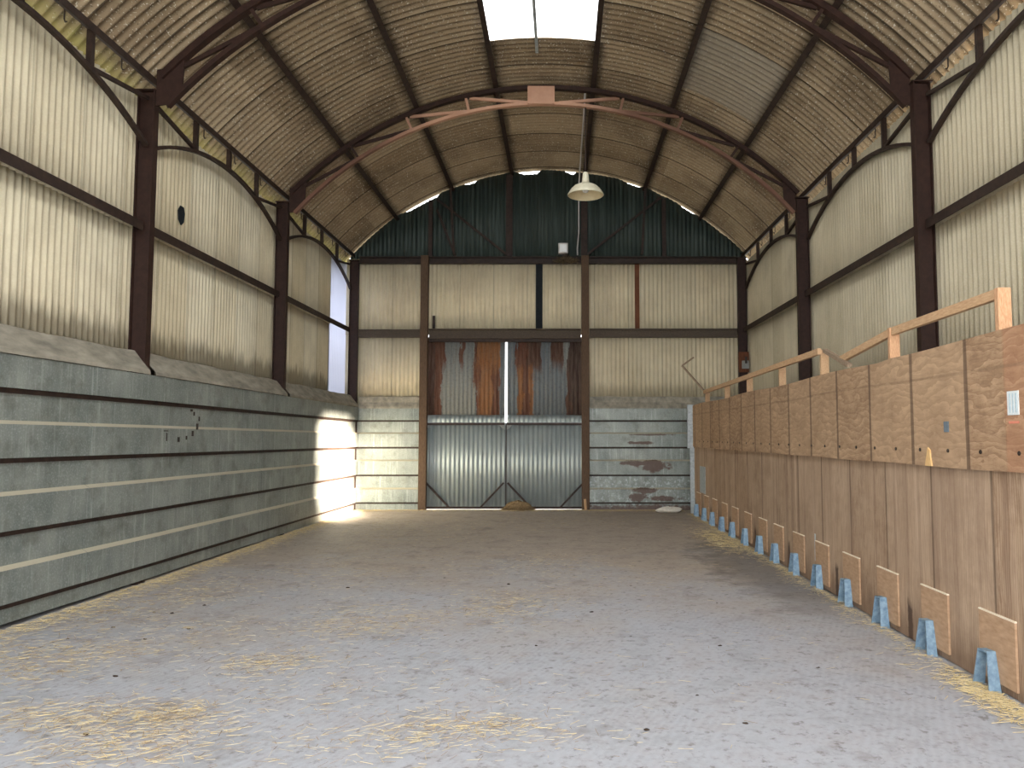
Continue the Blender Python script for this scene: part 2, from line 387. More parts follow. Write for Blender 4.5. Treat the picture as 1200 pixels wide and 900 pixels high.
def m_skylight():
    t=T('translucent_roof_sheet')
    a=t.node('ShaderNodeBsdfTranslucent'); a.inputs['Color'].default_value=(.96,.97,.96,1)
    b=t.node('ShaderNodeBsdfTransparent'); b.inputs['Color'].default_value=(.95,.96,.95,1)
    mx=t.node('ShaderNodeMixShader'); mx.inputs[0].default_value=.55
    t.nt.links.new(a.outputs[0],mx.inputs[1]); t.nt.links.new(b.outputs[0],mx.inputs[2]); t.nt.links.new(mx.outputs[0],t.out.inputs[0]); return t.m
M['skylight']=m_skylight()
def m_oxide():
    t=T('red_oxide_steel_skylit_middle'); o=t.xyz(); n=t.noise(14,5,.6)
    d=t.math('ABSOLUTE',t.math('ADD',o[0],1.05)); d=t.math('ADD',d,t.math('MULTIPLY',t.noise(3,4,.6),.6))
    base=t.mix(n,lin(176,130,106),lin(200,158,132)); base=t.mix(t.math('MULTIPLY',t.step(d,1.5,2.6),.85),base,lin(92,62,50))  # skylight glow painted in: pale near the middle, darker outboard
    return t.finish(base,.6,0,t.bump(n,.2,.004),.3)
M['red_oxide_skylit']=m_oxide()
def m_grp():
    t=T('milky_translucent_side_sheet')
    a=t.node('ShaderNodeBsdfTranslucent'); a.inputs['Color'].default_value=(.74,.76,.86,1)
    b=t.node('ShaderNodeBsdfDiffuse'); b.inputs['Color'].default_value=(.55,.55,.58,1)
    mx=t.node('ShaderNodeMixShader'); mx.inputs[0].default_value=.5
    t.nt.links.new(a.outputs[0],mx.inputs[1]); t.nt.links.new(b.outputs[0],mx.inputs[2]); t.nt.links.new(mx.outputs[0],t.out.inputs[0]); return t.m
M['grp']=m_grp()

# ------------------------------------------------------------------ setting: ground, floor
structure(MB().box(-70,70,-60,90,-.35,-.06).build('ground',M['ground']))
g=MB(); nx,ny=60,110
x0,x1,y0,y1=-5.12,4.46,-.4,18.3
for j in range(ny+1):
    for i in range(nx+1):
        x=x0+(x1-x0)*i/nx; y=y0+(y1-y0)*j/ny
        z=.004*math.sin(x*2.1+y*.7)+.004*math.sin(x*.9-y*1.3)
        g.v.append(Vector((x,y,z)))
for j in range(ny):
    for i in range(nx):
        a=j*(nx+1)+i; g.f.append((a,a+1,a+nx+2,a+nx+1))
structure(g.build('floor',M['floor'],smooth=True))

# ------------------------------------------------------------------ roof sheeting (ceiling)
ROWS=[-53,-35.05,-21.4,-8,8,21.4,35.05,53]
SKY=(3.95,12.02)  # near end lengthened out of view to bring in more light
c=MB(); pitch=.145; sub=8
def roof_patch(c,a0,a1,y0,y1):
    na=max(5,int((a1-a0)/2.2)); n=int((y1-y0)/pitch*sub); b=len(c.v)
    for j in range(n+1):
        y=y0+(y1-y0)*j/n
        lap=((y+.35)/1.016)%1.0
        for i in range(na+1):
            a=a0+(a1-a0)*i/na
            r=RR+.033+.026*math.sin(2*PI*y/pitch)+.010*lap
            c.v.append(arc(r,a,y))
    for j in range(n):
        for i in range(na):
            k=b+j*(na+1)+i; c.f.append((k,k+1,k+na+2,k+na+1))
for a0,a1 in zip(ROWS[:-1],ROWS[1:]):
    if a0==-8: roof_patch(c,a0,a1,-.3,SKY[0]); roof_patch(c,a0,a1,SKY[1],18.28)
    else: roof_patch(c,a0,a1,-.3,18.28)
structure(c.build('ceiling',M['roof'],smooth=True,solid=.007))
# skylight: two translucent sheets and a bar between
w=thing('window_1',None,None,arc(RR,0,11.0)); structure(w)
for a0,a1 in ((-7.6,-1.05),(-1.05+.25,7.6)):
    p=MB(); n=8; m=24
    for j in range(m+1):
        y=SKY[0]-.05+(SKY[1]-SKY[0]+.07)*j/m
        for i in range(n+1): p.v.append(arc(RR+.035,a0+(a1-a0)*i/n,y))
    for j in range(m):
        for i in range(n):
            k=j*(n+1)+i; p.f.append((k,k+1,k+n+2,k+n+1))
    p.build('pane',M['skylight'],w,solid=.004,smooth=True)
MB().bar(arc(RR-.005,-.95,SKY[0]),arc(RR-.005,-.95,SKY[1]+.42),.05,.03).build('glazing_bar',M['galv'],w)

# ------------------------------------------------------------------ corrugated wall sheeting
def corr(c, axis, plane, u0,u1, zb, zt, pitch=.1, amp=.013, rows=1, sgn=1):
    n=max(4,int((u1-u0)/pitch*8)); b=len(c.v)
    for i in range(n+1):
        u=u0+(u1-u0)*i/n; d=sgn*amp*math.sin(2*PI*u/pitch)
        za=zb(u) if callable(zb) else zb; ze=zt(u) if callable(zt) else zt
        for j in range(rows+1):
            z=za+(ze-za)*j/rows
            c.v.append(Vector((u,plane+d,z)) if axis=='x' else Vector((plane+d,u,z)))
    for i in range(n):
        for j in range(rows):
            k=b+i*(rows+1)+j; c.f.append((k,k+rows+1,k+rows+2,k+1))
    return c
wl=MB(); corr(wl,'y',XL,-.3,16.85,4.18,5.79); corr(wl,'y',XL-.012,-.3,16.85,2.45,4.24); corr(wl,'y',XL-.02,-.3,18.25,-.05,2.55)
wl=structure(wl.build('wall_left',M['clad_left'],smooth=True,solid=.004))
wt=structure(corr(MB(),'y',XL-.006,16.80,18.2,2.45,5.79).build('window_2',M['grp'],smooth=True,solid=.004))
wr=MB(); corr(wr,'y',XR,-.3,4.6,4.18,5.87); corr(wr,'y',XR,6.2,18.25,4.18,5.87); corr(wr,'y',XR,4.6,6.2,4.9,5.87); corr(wr,'y',XR+.012,4.6,6.2,2.35,3.5); corr(wr,'y',XR+.012,-.3,4.6,-.05,4.24); corr(wr,'y',XR+.012,6.2,18.25,2.35,4.24); corr(wr,'y',XR+.02,4.6,18.25,-.05,2.55)  # gap in the sheets added out of view to admit the spot beam
wr=structure(wr.build('wall_right',M['clad_right'],smooth=True,solid=.004))
wb=MB()
corr(wb,'x',YB,-5.10,4.45,4.10,5.92); corr(wb,'x',YB+.012,-5.10,-3.2,2.40,4.15); corr(wb,'x',YB+.012,.58,4.45,2.40,4.15)
corr(wb,'x',YB+.02,-5.05,-3.2,-.05,2.45); corr(wb,'x',YB+.02,.58,4.40,-.05,2.45)
wb=structure(wb.build('wall_back',M['clad_back'],smooth=True,solid=.004))
rg=random.Random(3); gaps=[rg.random() for _ in range(40)]
def gtop(x):
    # ragged head of the gable sheeting: daylight shows over it in places
    g=.012+.02*math.sin(x*2.3+.6)
    for a,b,v in ((-3.85,-2.85,.085),(-2.45,-1.95,.075),(-1.95,-1.3,.02),(-1.12,-.45,.10),(.02,.42,.10),(1.4,2.0,.055),(2.15,2.6,.03),(2.7,3.3,.06),(3.3,4.0,.03)):
        if a<x<b: g=max(g,v*min(1,(x-a)/.25,(b-x)/.12))
    return min(8.2,roofz(x,RR+.005)-g)
gb=MB(); corr(gb,'x',YB+.03,-5.02,4.42,5.80,gtop)
gb=structure(gb.build('wall_gable',M['gable'],smooth=True,solid=.004))
# strips at sheet gaps in the rear wall
tag(MB().box(-.59,-.43,YB-.035,YB-.018,4.24,5.82).build('cover_strip',M['black'],loc=(-.51,YB-.03,4.24)),'narrow black vertical strip in cream sheeting above the doors','strip')
tag(MB().box(1.76,1.87,YB-.035,YB-.018,4.24,5.82).build('cover_strip',M['rust_strip'],loc=(1.8,YB-.03,4.24)),'narrow rusty brown vertical strip in cream rear sheeting','strip')
tag(MB().prism([(10.02,4.70),(10.08,4.78),(10.16,4.78),(10.2,4.70),(10.18,4.58),(10.11,4.52),(10.04,4.58)],'x',XL+.02,XL+.03).build('hole_plate',M['black'],loc=(XL+.025,10.1,4.65)),'small black six-sided plate standing in for a hole in tall cream sheeting above the steel lining','plate')  # black plate added in place of a hole

# ------------------------------------------------------------------ steel columns
def column(xi, y, side, label, zt):
    """side -1: the steel-lined wall, +1: the plywood side"""
    xo=xi+side*.205
    t=thing('steel_column',label,'column',((xi+xo)/2,y,0),'steel columns along the side walls')
    b=MB(); hw=.055
    a0,a1=min(xi,xo),max(xi,xo)
    b.box(a0,a0+.014,y-hw,y+hw,0,zt); b.box(a1-.014,a1,y-hw,y+hw,0,zt); b.box(a0+.014,a1-.014,y-.006,y+.006,0,zt)
    sh=b.build('shaft',M['steel'],t)
    MB().box(a0-.02,a1+.02,y-.075,y+.075,zt,zt+.015).build('cap_plate',M['steel'],sh)
    MB().box(a0-.02,a1+.02,y-.09,y+.09,0.0,.016).build('base_plate',M['steel_dark'],t)
    return t
for (xy,lab) in zip(LCOL,('rusty steel column behind galvanised lining, farthest from the rear doors','rusty steel column behind galvanised lining, second out from the rear wall','rusty steel corner column where the galvanised lining meets the rear wall')):
    column(*xy,-1,lab,5.86)
for (xy,lab) in zip(RCOL,('thick dark steel column behind plywood partition, farthest from the rear doors','dark steel column behind plywood partition, beside the broken handrail','dark steel corner column behind the far end of the plywood partition')):
    column(*xy,1,lab,5.93)

# ------------------------------------------------------------------ arched trusses
RU,RL=6.232,5.935
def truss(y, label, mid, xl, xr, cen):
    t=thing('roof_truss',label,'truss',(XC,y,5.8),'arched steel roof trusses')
    mm=M['red_oxide_skylit'] if mid else M['steel']
    A=46.5; pts=lambda r,a0,a1,n=40:[arc(r,a0+(a1-a0)*i/n,y) for i in range(n+1)]
    MB().sweep(pts(RU,-A,A),.10,.075,(0,1,0)).build('upper_chord',M['steel'],t)
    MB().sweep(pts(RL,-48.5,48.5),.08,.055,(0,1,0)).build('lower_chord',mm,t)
    nodes=[2.2,13.2,23.6,34.0,45.6]
    for s in (-1,1):
        for i,a in enumerate(nodes[1:4]):
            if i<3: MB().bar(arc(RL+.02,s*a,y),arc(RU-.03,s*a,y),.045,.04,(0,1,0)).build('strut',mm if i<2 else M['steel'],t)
        for i in range(4):
            a,b=nodes[i],nodes[i+1]
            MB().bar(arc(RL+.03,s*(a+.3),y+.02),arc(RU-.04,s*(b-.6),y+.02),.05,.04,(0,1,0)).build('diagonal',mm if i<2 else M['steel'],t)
        # gusset at the column head
        p0=arc(RU,s*45.2,y); p1=arc(RL,s*48.2,y); xx=(xl if s<0 else xr)
        MB().prism([(p0.x,p0.z),(arc(RU,s*43.0,y).x,arc(RU,s*43.0,y).z),(arc(RL,s*46.0,y).x,arc(RL,s*46.0,y).z),(p1.x,p1.z),(xx,p1.z-.02),(xx,p0.z-.01)],'y',y-.012,y+.012).build('gusset_plate',M['steel'],t)
    if True:
        q=[arc(RL-.02,-2.2,y),arc(RL-.02,2.2,y),arc(RU+.01,2.2,y),arc(RU+.01,-2.2,y)]
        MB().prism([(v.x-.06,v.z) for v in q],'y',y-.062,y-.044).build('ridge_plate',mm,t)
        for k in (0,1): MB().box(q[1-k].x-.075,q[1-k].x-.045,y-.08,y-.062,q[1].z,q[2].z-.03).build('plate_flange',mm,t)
    return t
truss(9.01,'dark brown arched truss crossing overhead nearer than the skylight',False,-4.87,4.21,0)
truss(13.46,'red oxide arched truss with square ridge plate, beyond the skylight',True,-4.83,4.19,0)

# ------------------------------------------------------------------ purlins
PN=['first dark roof purlin above the eaves on the steel-lined side','second dark roof purlin up on the steel-lined side','upper dark roof purlin bordering the skylight, steel-lined side',
    'upper dark roof purlin bordering the skylight, above the hanging lamp','second dark roof purlin up on the plywood side','first dark roof purlin above the eaves on the plywood side']
for a,lab in zip((-35.05,-21.4,-8,8,21.4,35.05),PN):
    r=Vector((math.sin(math.radians(a)),0,math.cos(math.radians(a))))
    p=MB().bar(arc(6.318,a,-.2),arc(6.318,a,18.22),.085,.088,r)
    tag(p.build('roof_purlin',M['steel_dark'],loc=arc(6.318,a,9)),lab,'purlin','roof purlins')
EX=((-4.955,'dark eaves beam along the top of the steel-lined wall',-1),(4.365,'dark eaves beam along the top of the plywood-side wall',1))
EZ=[]
for x,lab,s in EX:
    z=roofz(x)-.075; EZ.append(z)
    t=thing('eaves_beam',lab,'beam',(x,9,z))
    b=MB(); b.box(x-.04,x+.04,-.2,18.2,z-.008,z+.035); b.box(x-s*.04-.008,x-s*.04+.008,-.2,18.2,z-.05,z+.035); b.build('beam',M['steel_dark'],t)
    for k in range(11):
        y=7.5+k*1.016
        if any(abs(y-c[1])<.2 for c in (LCOL if s<0 else RCOL)): continue
        b=MB(); xx=x+s*.06
        b.tube([(xx,y,z+.03),(xx,y,z-.09),(xx-s*.012,y,z-.12),(xx-s*.03,y,z-.115)],.008,6); b.build('hook_bolt',M['hinge'],t)

# ------------------------------------------------------------------ arched braces under the eaves
def brace(x, ya, yb, ze, s, label):
    t=thing('eaves_brace',label,'brace',(x,(ya+yb)/2,5.2),'arched braces under the eaves')
    L=(yb-ya)/2; yc=(ya+yb)/2; sag=.50; R=(L*L+sag*sag)/(2*sag); zt=ze-.32
    def zz(y): return zt-R+math.sqrt(R*R-(y-yc)**2)
    n=24
    MB().sweep([(x,ya+(yb-ya)*i/n,zz(ya+(yb-ya)*i/n)) for i in range(n+1)],.06,.045,(1,0,0)).build('arched_chord',M['steel_dark'],t)
    for k in (-.5,0,.5):
        y=yc+k*2*L*.485; MB().box(x-.03,x+.03,y-.028,y+.028,zz(y)+.01,ze-.012).build('post',M['steel_dark'],t)
    for q in (-1,1):
        y=yc+q*L*.485; MB().bar((x,y,zz(y)+.02),(x,yc+q*L,ze-.24),.045,.04).build('strut',M['steel_dark'],t)
BL=['arched brace under the eaves above steel lining, farthest from the rear doors','arched brace under the eaves above steel lining, middle bay','arched brace under the eaves above steel lining, bay next to the rear wall']
BR=['arched brace under the eaves above plywood, farthest from the rear doors','arched brace under the eaves above plywood, middle bay','arched brace under the eaves above plywood, bay next to the rear wall']
yl=[4.55]+[c[1] for c in LCOL]; yr=[4.47]+[c[1] for c in RCOL]
for k in range(3):
    brace(-4.965,yl[k]+.06,yl[k+1]-.06,EZ[0],-1,BL[k]); brace(4.375,yr[k]+.06,yr[k+1]-.06,EZ[1],1,BR[k])

# ------------------------------------------------------------------ cladding rails between the columns
def siderail(x, ya, yb, s, label):
    b=MB(); z=4.20
    b.box(x-.055,x+.055,ya,yb,z+.035,z+.055); b.box(x-s*.055-.006,x-s*.055+.006,ya,yb,z-.055,z+.055)
    tag(b.build('cladding_rail',M['steel_dark'],loc=(x,(ya+yb)/2,z)),label,'rail','horizontal rails behind the columns')
RLb=['dark horizontal rail across cream sheeting above steel lining, farthest from rear doors','dark horizontal rail across cream sheeting above steel lining, middle bay','dark horizontal rail across cream sheeting above steel lining, beside the rear wall']
RRb=['dark horizontal rail across cream sheeting above plywood, farthest from rear doors','dark horizontal rail across cream sheeting above plywood, middle bay','dark horizontal rail across cream sheeting above plywood, beside the rear wall']
for k in range(3):
    siderail(-5.02,yl[k]+.06,yl[k+1]-.06,-1,RLb[k]); siderail(4.36,yr[k]+.06,yr[k+1]-.06,1,RRb[k])

# ------------------------------------------------------------------ rear wall frame
def channel(x0,x1,z0,z1,y1,d,name,mat,label,cat,loc=None):
    b=MB(); y0=y1-d
    b.box(x0,x1,y1-.012,y1,z0,z1); b.box(x0,x1,y0,y1-.012,z1-.02,z1); b.box(x0,x1,y0,y1-.012,z0,z0+.02)
    return tag(b.build(name,mat,loc=((x0+x1)/2,y1,z0)),label,cat)
channel(-4.78,4.18,5.79,5.955,18.06,.10,'tie_beam',M['steel_dark'],'long dark steel beam between cream sheeting and green gable','beam')
channel(-4.77,-3.31,4.03,4.22,18.06,.07,'cross_rail',M['rail'],'short grey-brown rail on rear wall beside the galvanised corner','rail')
channel(.68,4.18,4.03,4.24,18.06,.07,'cross_rail',M['rail'],'long grey-brown rail on rear wall towards the plywood side','rail')
channel(-3.11,.48,4.00,4.23,18.04,.10,'door_header',M['rail'],'grey-brown header rail directly above the rusty doors','rail')
for x0,x1,lab in ((-3.30,-3.12,'tall brown timber door post on the side of the galvanised corner'),(.49,.67,'tall brown timber door post below the hanging conduit')):
    tag(MB().box(x0,x1,17.90,18.05,0,5.97).build('door_post',M['old_timber'],bevel=.008,loc=((x0+x1)/2,17.98,0)),lab,'post')
# gable studs and braces
for x,w_,lab in ((-1.22,.15,'thick dark stud in the green gable, nearer the middle'),(.56,.15,'thick dark stud in the green gable beside the conduit')):
    tag(MB().box(x-w_/2,x+w_/2,17.95,18.06,5.96,roofz(x)-.11).build('gable_stud',M['steel_dark'],loc=(x,18,5.96)),lab,'stud')
for x,lab in ((-3.10,'thin dark stud in the green gable above the post at the galvanised end'),(2.46,'thin dark stud in the green gable towards the plywood corner')):
    tag(MB().box(x-.045,x+.045,18.0,18.06,5.96,roofz(x)-.13).build('gable_stud',M['steel_dark'],loc=(x,18,5.96)),lab,'stud')
for p,q,lab in (((-2.95,18.0,7.35),(-1.30,18.0,6.02),'long dark diagonal brace meeting the gable stud, galvanised side'),
                ((-2.62,17.91,7.60),(-2.52,17.91,5.98),'near-upright dark brace under the second purlin in the gable, galvanised side'),
                ((-2.95,18.03,7.1),(-2.50,18.03,5.97),'short steep dark brace in the gable, galvanised side'),
                ((2.40,18.0,7.40),(.65,18.0,6.02),'long dark diagonal brace rising from the conduit side of gable'),
                ((2.02,17.91,7.66),(1.92,17.91,5.98),'near-upright dark brace under the second purlin in the gable, plywood side')):
    tag(MB().bar(p,q,.05,.05).build('gable_brace',M['steel_dark'],loc=q),lab,'brace')

# ------------------------------------------------------------------ sliding doors
def door(name, x0,x1, gap_side):
    t=thing(name,None,None,((x0+x1)/2,18.12,0)); structure(t)
    b=MB(); corr(b,'x',18.115,x0,x1,2.10,4.05,.1,.012); b.build('upper_sheet',M['door_up'],t,smooth=True,solid=.004)
    xa,xb=(x0,x1+.034) if gap_side>0 else (x0-.034,x1)
    b=MB(); corr(b,'x',18.10,xa,xb,.03,2.03,.108,.016); b.build('lower_sheet',M['door_low'],t,smooth=True,solid=.004)
    # projecting corrugated apron over the mid rail
    n=int((x1-x0)/.108*8); b=MB()
    for i in range(n+1):
        x=x0+(x1-x0)*i/n; d=.012*math.sin(2*PI*x/.108)
        b.v += [Vector((x,18.085+d,2.20)),Vector((x,18.02+d,2.03))]
    for i in range(n): b.f.append((2*i,2*i+2,2*i+3,2*i+1))
    b.build('apron',M['door_low'],t,smooth=True,solid=.004)
    MB().box(x0,x1,18.03,18.08,1.965,2.025).build('mid_rail',M['steel_dark'],t)
    MB().box(x0,x1,18.04,18.08,.02,.07).build('bottom_rail',M['steel_dark'],t)
    for e,s in ((x0,1),(x1,-1)):
        MB().bar((e+s*.02,18.055,.62),(e+s*.56,18.055,.05),.04,.05,(0,1,0)).build('corner_brace',M['steel_dark'],t)
        MB().prism([(e,1.97),(e+s*.14,1.97),(e,1.84)],'y',18.045,18.075).build('corner_gusset',M['grey_box'],t)
    if gap_side<0: MB().box(x0-.030,x0-.006,18.055,18.082,.03,2.0).build('meeting_stile',M['steel_dark'],t)
    return t
door('door_1',-3.16,-1.31,1); door('door_2',-1.26,.55,-1)
tag(MB().box(-3.11,.49,18.03,18.17,3.93,4.0).build('sliding_track',M['steel_dark'],loc=(-1.3,18.1,3.93)),'dark steel track just above the rusty door sheets','track')
tag(MB().box(-3.03,-2.97,18.03,18.06,4.24,4.55).build('track_bracket',M['steel_dark'],loc=(-3.0,18.05,4.24)),'short upright dark bracket standing on the door header','bracket')

# ------------------------------------------------------------------ steel lining (folded sheets)
def course_profile(k):
    zt=[2.38,1.76,1.125,.47]; D=.055
    z1=zt[k]; z2=[2.085,1.46,.815,.175][k]; z3=[1.76,1.125,.47,-.01][k]
    pts=[]
    if k>0: pts.append((z1+.034,-D))
    pts+=[(z1,0),(z2,0),(z2+.004,-D),(z3+.034 if k<3 else z3,-D)]
    return pts
def lining_panel(t, k, a, b, fx, mat, axis='y', lift=None, joff=0, nseg=6):
    """fx(u): position of the front face at station u; sign of `inward` folded in"""
    m=MB(); pr=course_profile(k)
    for i in range(nseg+1):
        u=a+(b-a)*i/nseg
        for (z,d) in pr:
            zz=z+(lift(u) if lift else 0)
            if axis=='y': m.v.append(Vector((fx(u)+d+joff,u,zz)))
            else: m.v.append(Vector((u,fx(u)-d-joff,zz)))
    n=len(pr)
    for i in range(nseg):
        for j in range(n-1):
            q=i*n+j; m.f.append((q,q+n,q+n+1,q+1))
    return m.build('lining_panel',mat,t,solid=.004)
def lx(y): return -4.825-(9.05-y)*.03 if y<9.05 else -4.825+(y-9.05)*.0095
lift=lambda y:.055*(18-y)/11
JO=[3.2,8.0,9.55,12.4,15.3,18.04]
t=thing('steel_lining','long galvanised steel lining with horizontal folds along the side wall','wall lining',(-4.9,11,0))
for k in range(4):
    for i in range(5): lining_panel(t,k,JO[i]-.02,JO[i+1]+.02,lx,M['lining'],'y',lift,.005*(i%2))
def flash(t,a,b,seed,fx,axis='y',lf=None,dz=0):
    r=random.Random(seed); m=MB(); n=16
    for i in range(n+1):
        u=a+(b-a)*i/n; L=lf(u) if lf else 0; j=r.uniform(-.012,.012)
        prof=[(-.215,2.665+j),(-.18,2.655+j),(-.08,2.53+j*.6),(.012,2.425),(.016,2.385)]
        for d,z in prof:
            if axis=='y': d=max(d,XL+.03-fx(u))
            else: d=max(d,fx(u)-(YB-.022))
            m.v.append(Vector((fx(u)+d,u,z+L+dz)) if axis=='y' else Vector((u,fx(u)-d,z+dz)))
    for i in range(n):
        for q in range(4):
            k=i*5+q; m.f.append((k,k+5,k+6,k+1))
    m.build('flashing',M['flashing'],t,smooth=False,solid=.006)
for z in (2.085,1.46,.815,.175):  # dark bars added to draw the shade lines under the laps
    m=MB(); m.sweep([(lx(y)-.040,y,z-.022+lift(y)) for y in (3.2,6,9.05,13,18.0)],.020,.050,(1,0,0)); m.build('lap_shade_bar',M['steel_dark'],t)
for i,(a,b) in enumerate(((3.2,8.99),(9.11,13.41),(13.53,17.96))): flash(t,a,b,i,lx,'y',lift)
# seam bolts / dark spatter marks on the sheets
def mark(t,y,z,w,h): MB().box(lx(y)+.003,lx(y)+.009,y-w/2,y+w/2,z-h/2,z+h/2).build('dirt_mark',M['hinge'],t)
def markpx(px,py,w,h):
    # station on the lining face for the spatter, in metres
    y=4.84*901/(657-px); mark(t,y,1.71+(511-py)*y/901*1.0,w,h)
for q in ((193,505,.10,.012),(194,512,.02,.10),(208,515,.045,.06),(217,513,.03,.05),(224,508,.045,.07),(229,500,.05,.08),(231,491,.03,.06),(225,485,.03,.05),(222,481,.05,.03)): markpx(*q)
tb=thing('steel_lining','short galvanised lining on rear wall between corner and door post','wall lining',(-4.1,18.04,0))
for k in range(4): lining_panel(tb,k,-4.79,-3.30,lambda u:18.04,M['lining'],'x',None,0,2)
for z in (2.085,1.46,.815,.175): MB().box(-4.79,-3.30,18.07,18.09,z-.042,z-.002).build('lap_shade_bar',M['steel_dark'],tb)
flash(tb,-4.76,-3.32,9,lambda u:18.04,'x',dz=-.03)
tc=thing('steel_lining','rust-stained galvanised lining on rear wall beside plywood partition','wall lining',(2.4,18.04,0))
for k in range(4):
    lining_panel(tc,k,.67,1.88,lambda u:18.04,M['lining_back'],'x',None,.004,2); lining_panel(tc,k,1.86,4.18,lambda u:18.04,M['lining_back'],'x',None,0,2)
for z in (2.085,1.46,.815,.175): MB().box(.67,4.18,18.07,18.09,z-.042,z-.002).build('lap_shade_bar',M['steel_dark'],tc)
flash(tc,.69,4.15,11,lambda u:18.04,'x',dz=-.03)

# ------------------------------------------------------------------ plywood partition
XW=2.95
tp=thing('plywood_partition','long weathered plywood partition of two tiers with metal end post','partition',(3.0,11,0))
ST=.862
def toph(y): return 2.385+.012*math.sin(y*1.7)+(.02 if y<6.8 else 0)
ys=[3.8]+[5.04+ST*2*k for k in range(0,7)]+[17.02]
for a,b in zip(ys[:-1],ys[1:]):
    if b-a<.1: continue
    m=MB(); n=6; X0=XW-.035; X1=XW-.012
    for i in range(n+1):
        y=a+.002+(b-a-.004)*i/n; z0=1.475+.004*math.sin(y*3); z1=toph(y)
        m.v += [Vector((X0,y,z0)),Vector((X0,y,z1)),Vector((X1,y,z1)),Vector((X1,y,z0))]
    for i in range(n):
        for q in range(4):
            k=i*4; m.f.append((k+q,k+(q+1)%4,k+4+(q+1)%4,k+4+q))
    m.f += [(3,2,1,0),tuple(n*4+q for q in range(4))]
    m.build('upper_board',M['ply_up'],tp)
yl2=[3.8]+[5.30+ST*k for k in range(0,14)]+[17.02]
for i,(a,b) in enumerate(zip(yl2[:-1],yl2[1:])):
    if b-a<.1: continue
    MB().box(XW,XW+.018,a+.003,b-.003,.01,1.50).build('lower_board',M['ply_low'],tp)
for i in range(15):
    y=4.66+ST*i; MB().box(XW+.02,XW+.11,y-.022,y+.022,0,2.33).build('stud',M['old_timber'],tp)
MB().box(2.80,2.935,16.98,17.05,1.44,2.40).build('end_post',M['galv'],tp,bevel=.004)
MB().box(2.86,3.0,17.03,17.08,.02,1.44).build('end_post',M['galv'],tp,bevel=.004)
MB().box(XW-.008,XW-.001,15.75,16.35,.53,1.08).build('metal_patch',M['galv'],tp)['label']='grey metal sheet patch low at the far end'
for i in range(26):
    y=4.9+i*.45
    if abs(y-6.05)<.15: continue
    m=MB().tube([(XW-.036,y,1.60),(XW-.043,y,1.60)],.014,8); m.build('bolt',M['hinge'],tp)
m=MB().prism([(6.05,1.475),(6.16,1.475),(6.13,1.56),(6.11,1.62),(6.075,1.60),(6.07,1.54)],'x',XW-.046,XW-.035).build('splintered_edge',M['chip'],tp); m['label']='fresh yellow splintered notch'
MB().box(XW-.006,XW-.001,8.985,9.02,.27,.58).build('metal_strip',M['galv'],tp)
# sticker and tag
s=thing('paper_label','faded white and blue label on the reddish end of upper plywood','label',(XW-.036,4.95,1.85))
pp=MB().box(XW-.039,XW-.035,4.885,5.01,1.845,2.0).build('paper',M['label_white'],s)
for q in range(3): MB().box(XW-.0405,XW-.039,4.905+.034*q,4.918+.034*q,1.86,1.985).build('printed_band',M['pale_blue'],pp)
MB().box(XW-.039,XW-.035,4.89,5.0,1.79,1.806).build('red_band',M['red_print'],s)
tag(MB().box(XW-.041,XW-.035,5.78,5.85,1.74,1.82).build('metal_tag',M['grey_tag'],loc=(XW-.038,5.81,1.74)),'small grey-blue rectangular tag on the upper plywood tier','tag')

# ------------------------------------------------------------------ trough brackets along the foot of the plywood
def make_bracket():
    t=thing('trough_bracket','x','bracket',(XW-.03,5.30,0),'blue strap brackets at the foot of the plywood')
    b=MB(); xs0,xs1=XW-.100,XW-.019
    outer=[(5.450,0),(5.405,.255),(5.290,.262),(5.235,0)]; inner=[(5.438,0),(5.394,.243),(5.301,.25),(5.247,0)]
    def loop(dx): 
        r=[]
        for (o,i) in zip(outer,inner):
            k=o[1]/.255*.02
            r.append((o,i,k))
        return r
    L=loop(0)
    for (o,i,k) in L: b.v += [Vector((xs0+k,o[0],o[1])),Vector((xs1,o[0],o[1])),Vector((xs1,i[0],i[1])),Vector((xs0+k,i[0],i[1]))]
    for j in range(3):
        for q in range(4): b.f.append((j*4+q,j*4+(q+1)%4,(j+1)*4+(q+1)%4,(j+1)*4+q))
    b.f += [(3,2,1,0),(12,13,14,15)]
    b.build('strap',M['blue_galv'],t)
    p=MB().box(XW-.018,XW-.002,5.06,5.49,.06,.505).build('backing_board',M['ply_patch'],t)
    MB().box(XW-.020,XW-.002,5.058,5.492,.503,.512).build('cut_edge',M['edge_white'],p)
    return t
ORD=['first','second','third','fourth','fifth','sixth','seventh','eighth','ninth','tenth','eleventh','twelfth','thirteenth','fourteenth']
pb=make_bracket(); rb=random.Random(5)
for k in range(14):
    o=pb if k==0 else copy_tree(pb)
    o.location=(XW-.03,5.30+.862*k+(rb.uniform(-.03,.03) if k else 0),0)
    o['label']='blue strap bracket on plywood foot, '+ORD[k]+' counting from the end far from the doors'

# ------------------------------------------------------------------ timber handrail on the partition
th=thing('timber_handrail','pale timber handrail on short posts along the top of the plywood partition','handrail',(2.98,10,2.38))
PY=[5.15,6.86,8.68,10.34,12.13,13.77,15.63]
PZ=[2.71,2.68,2.68,2.66,2.67,2.64,2.62]
for y,z in zip(PY,PZ):
    near=y<7
    MB().box(XW-.005,XW+.085,y-.024,y+.024,1.9 if False else toph(y)-.25,z).build('post',M['timber_end'] if near else M['timber'],th,bevel=.004)
def rail(y0,z0,y1,z1,x=XW-.002,w=.045,h=.072): return MB().bar((x,y0,z0),(x,y1,z1),w,h)
rail(5.17,2.675,6.88,2.645,XW+.03).build('top_rail',M['timber'],th,bevel=.004)
rail(6.84,2.645,8.12,2.52,XW+.03).build('top_rail',M['timber'],th,bevel=.004)
rail(8.66,2.665,15.66,2.605,XW-.02).build('top_rail',M['timber'],th,bevel=.004)
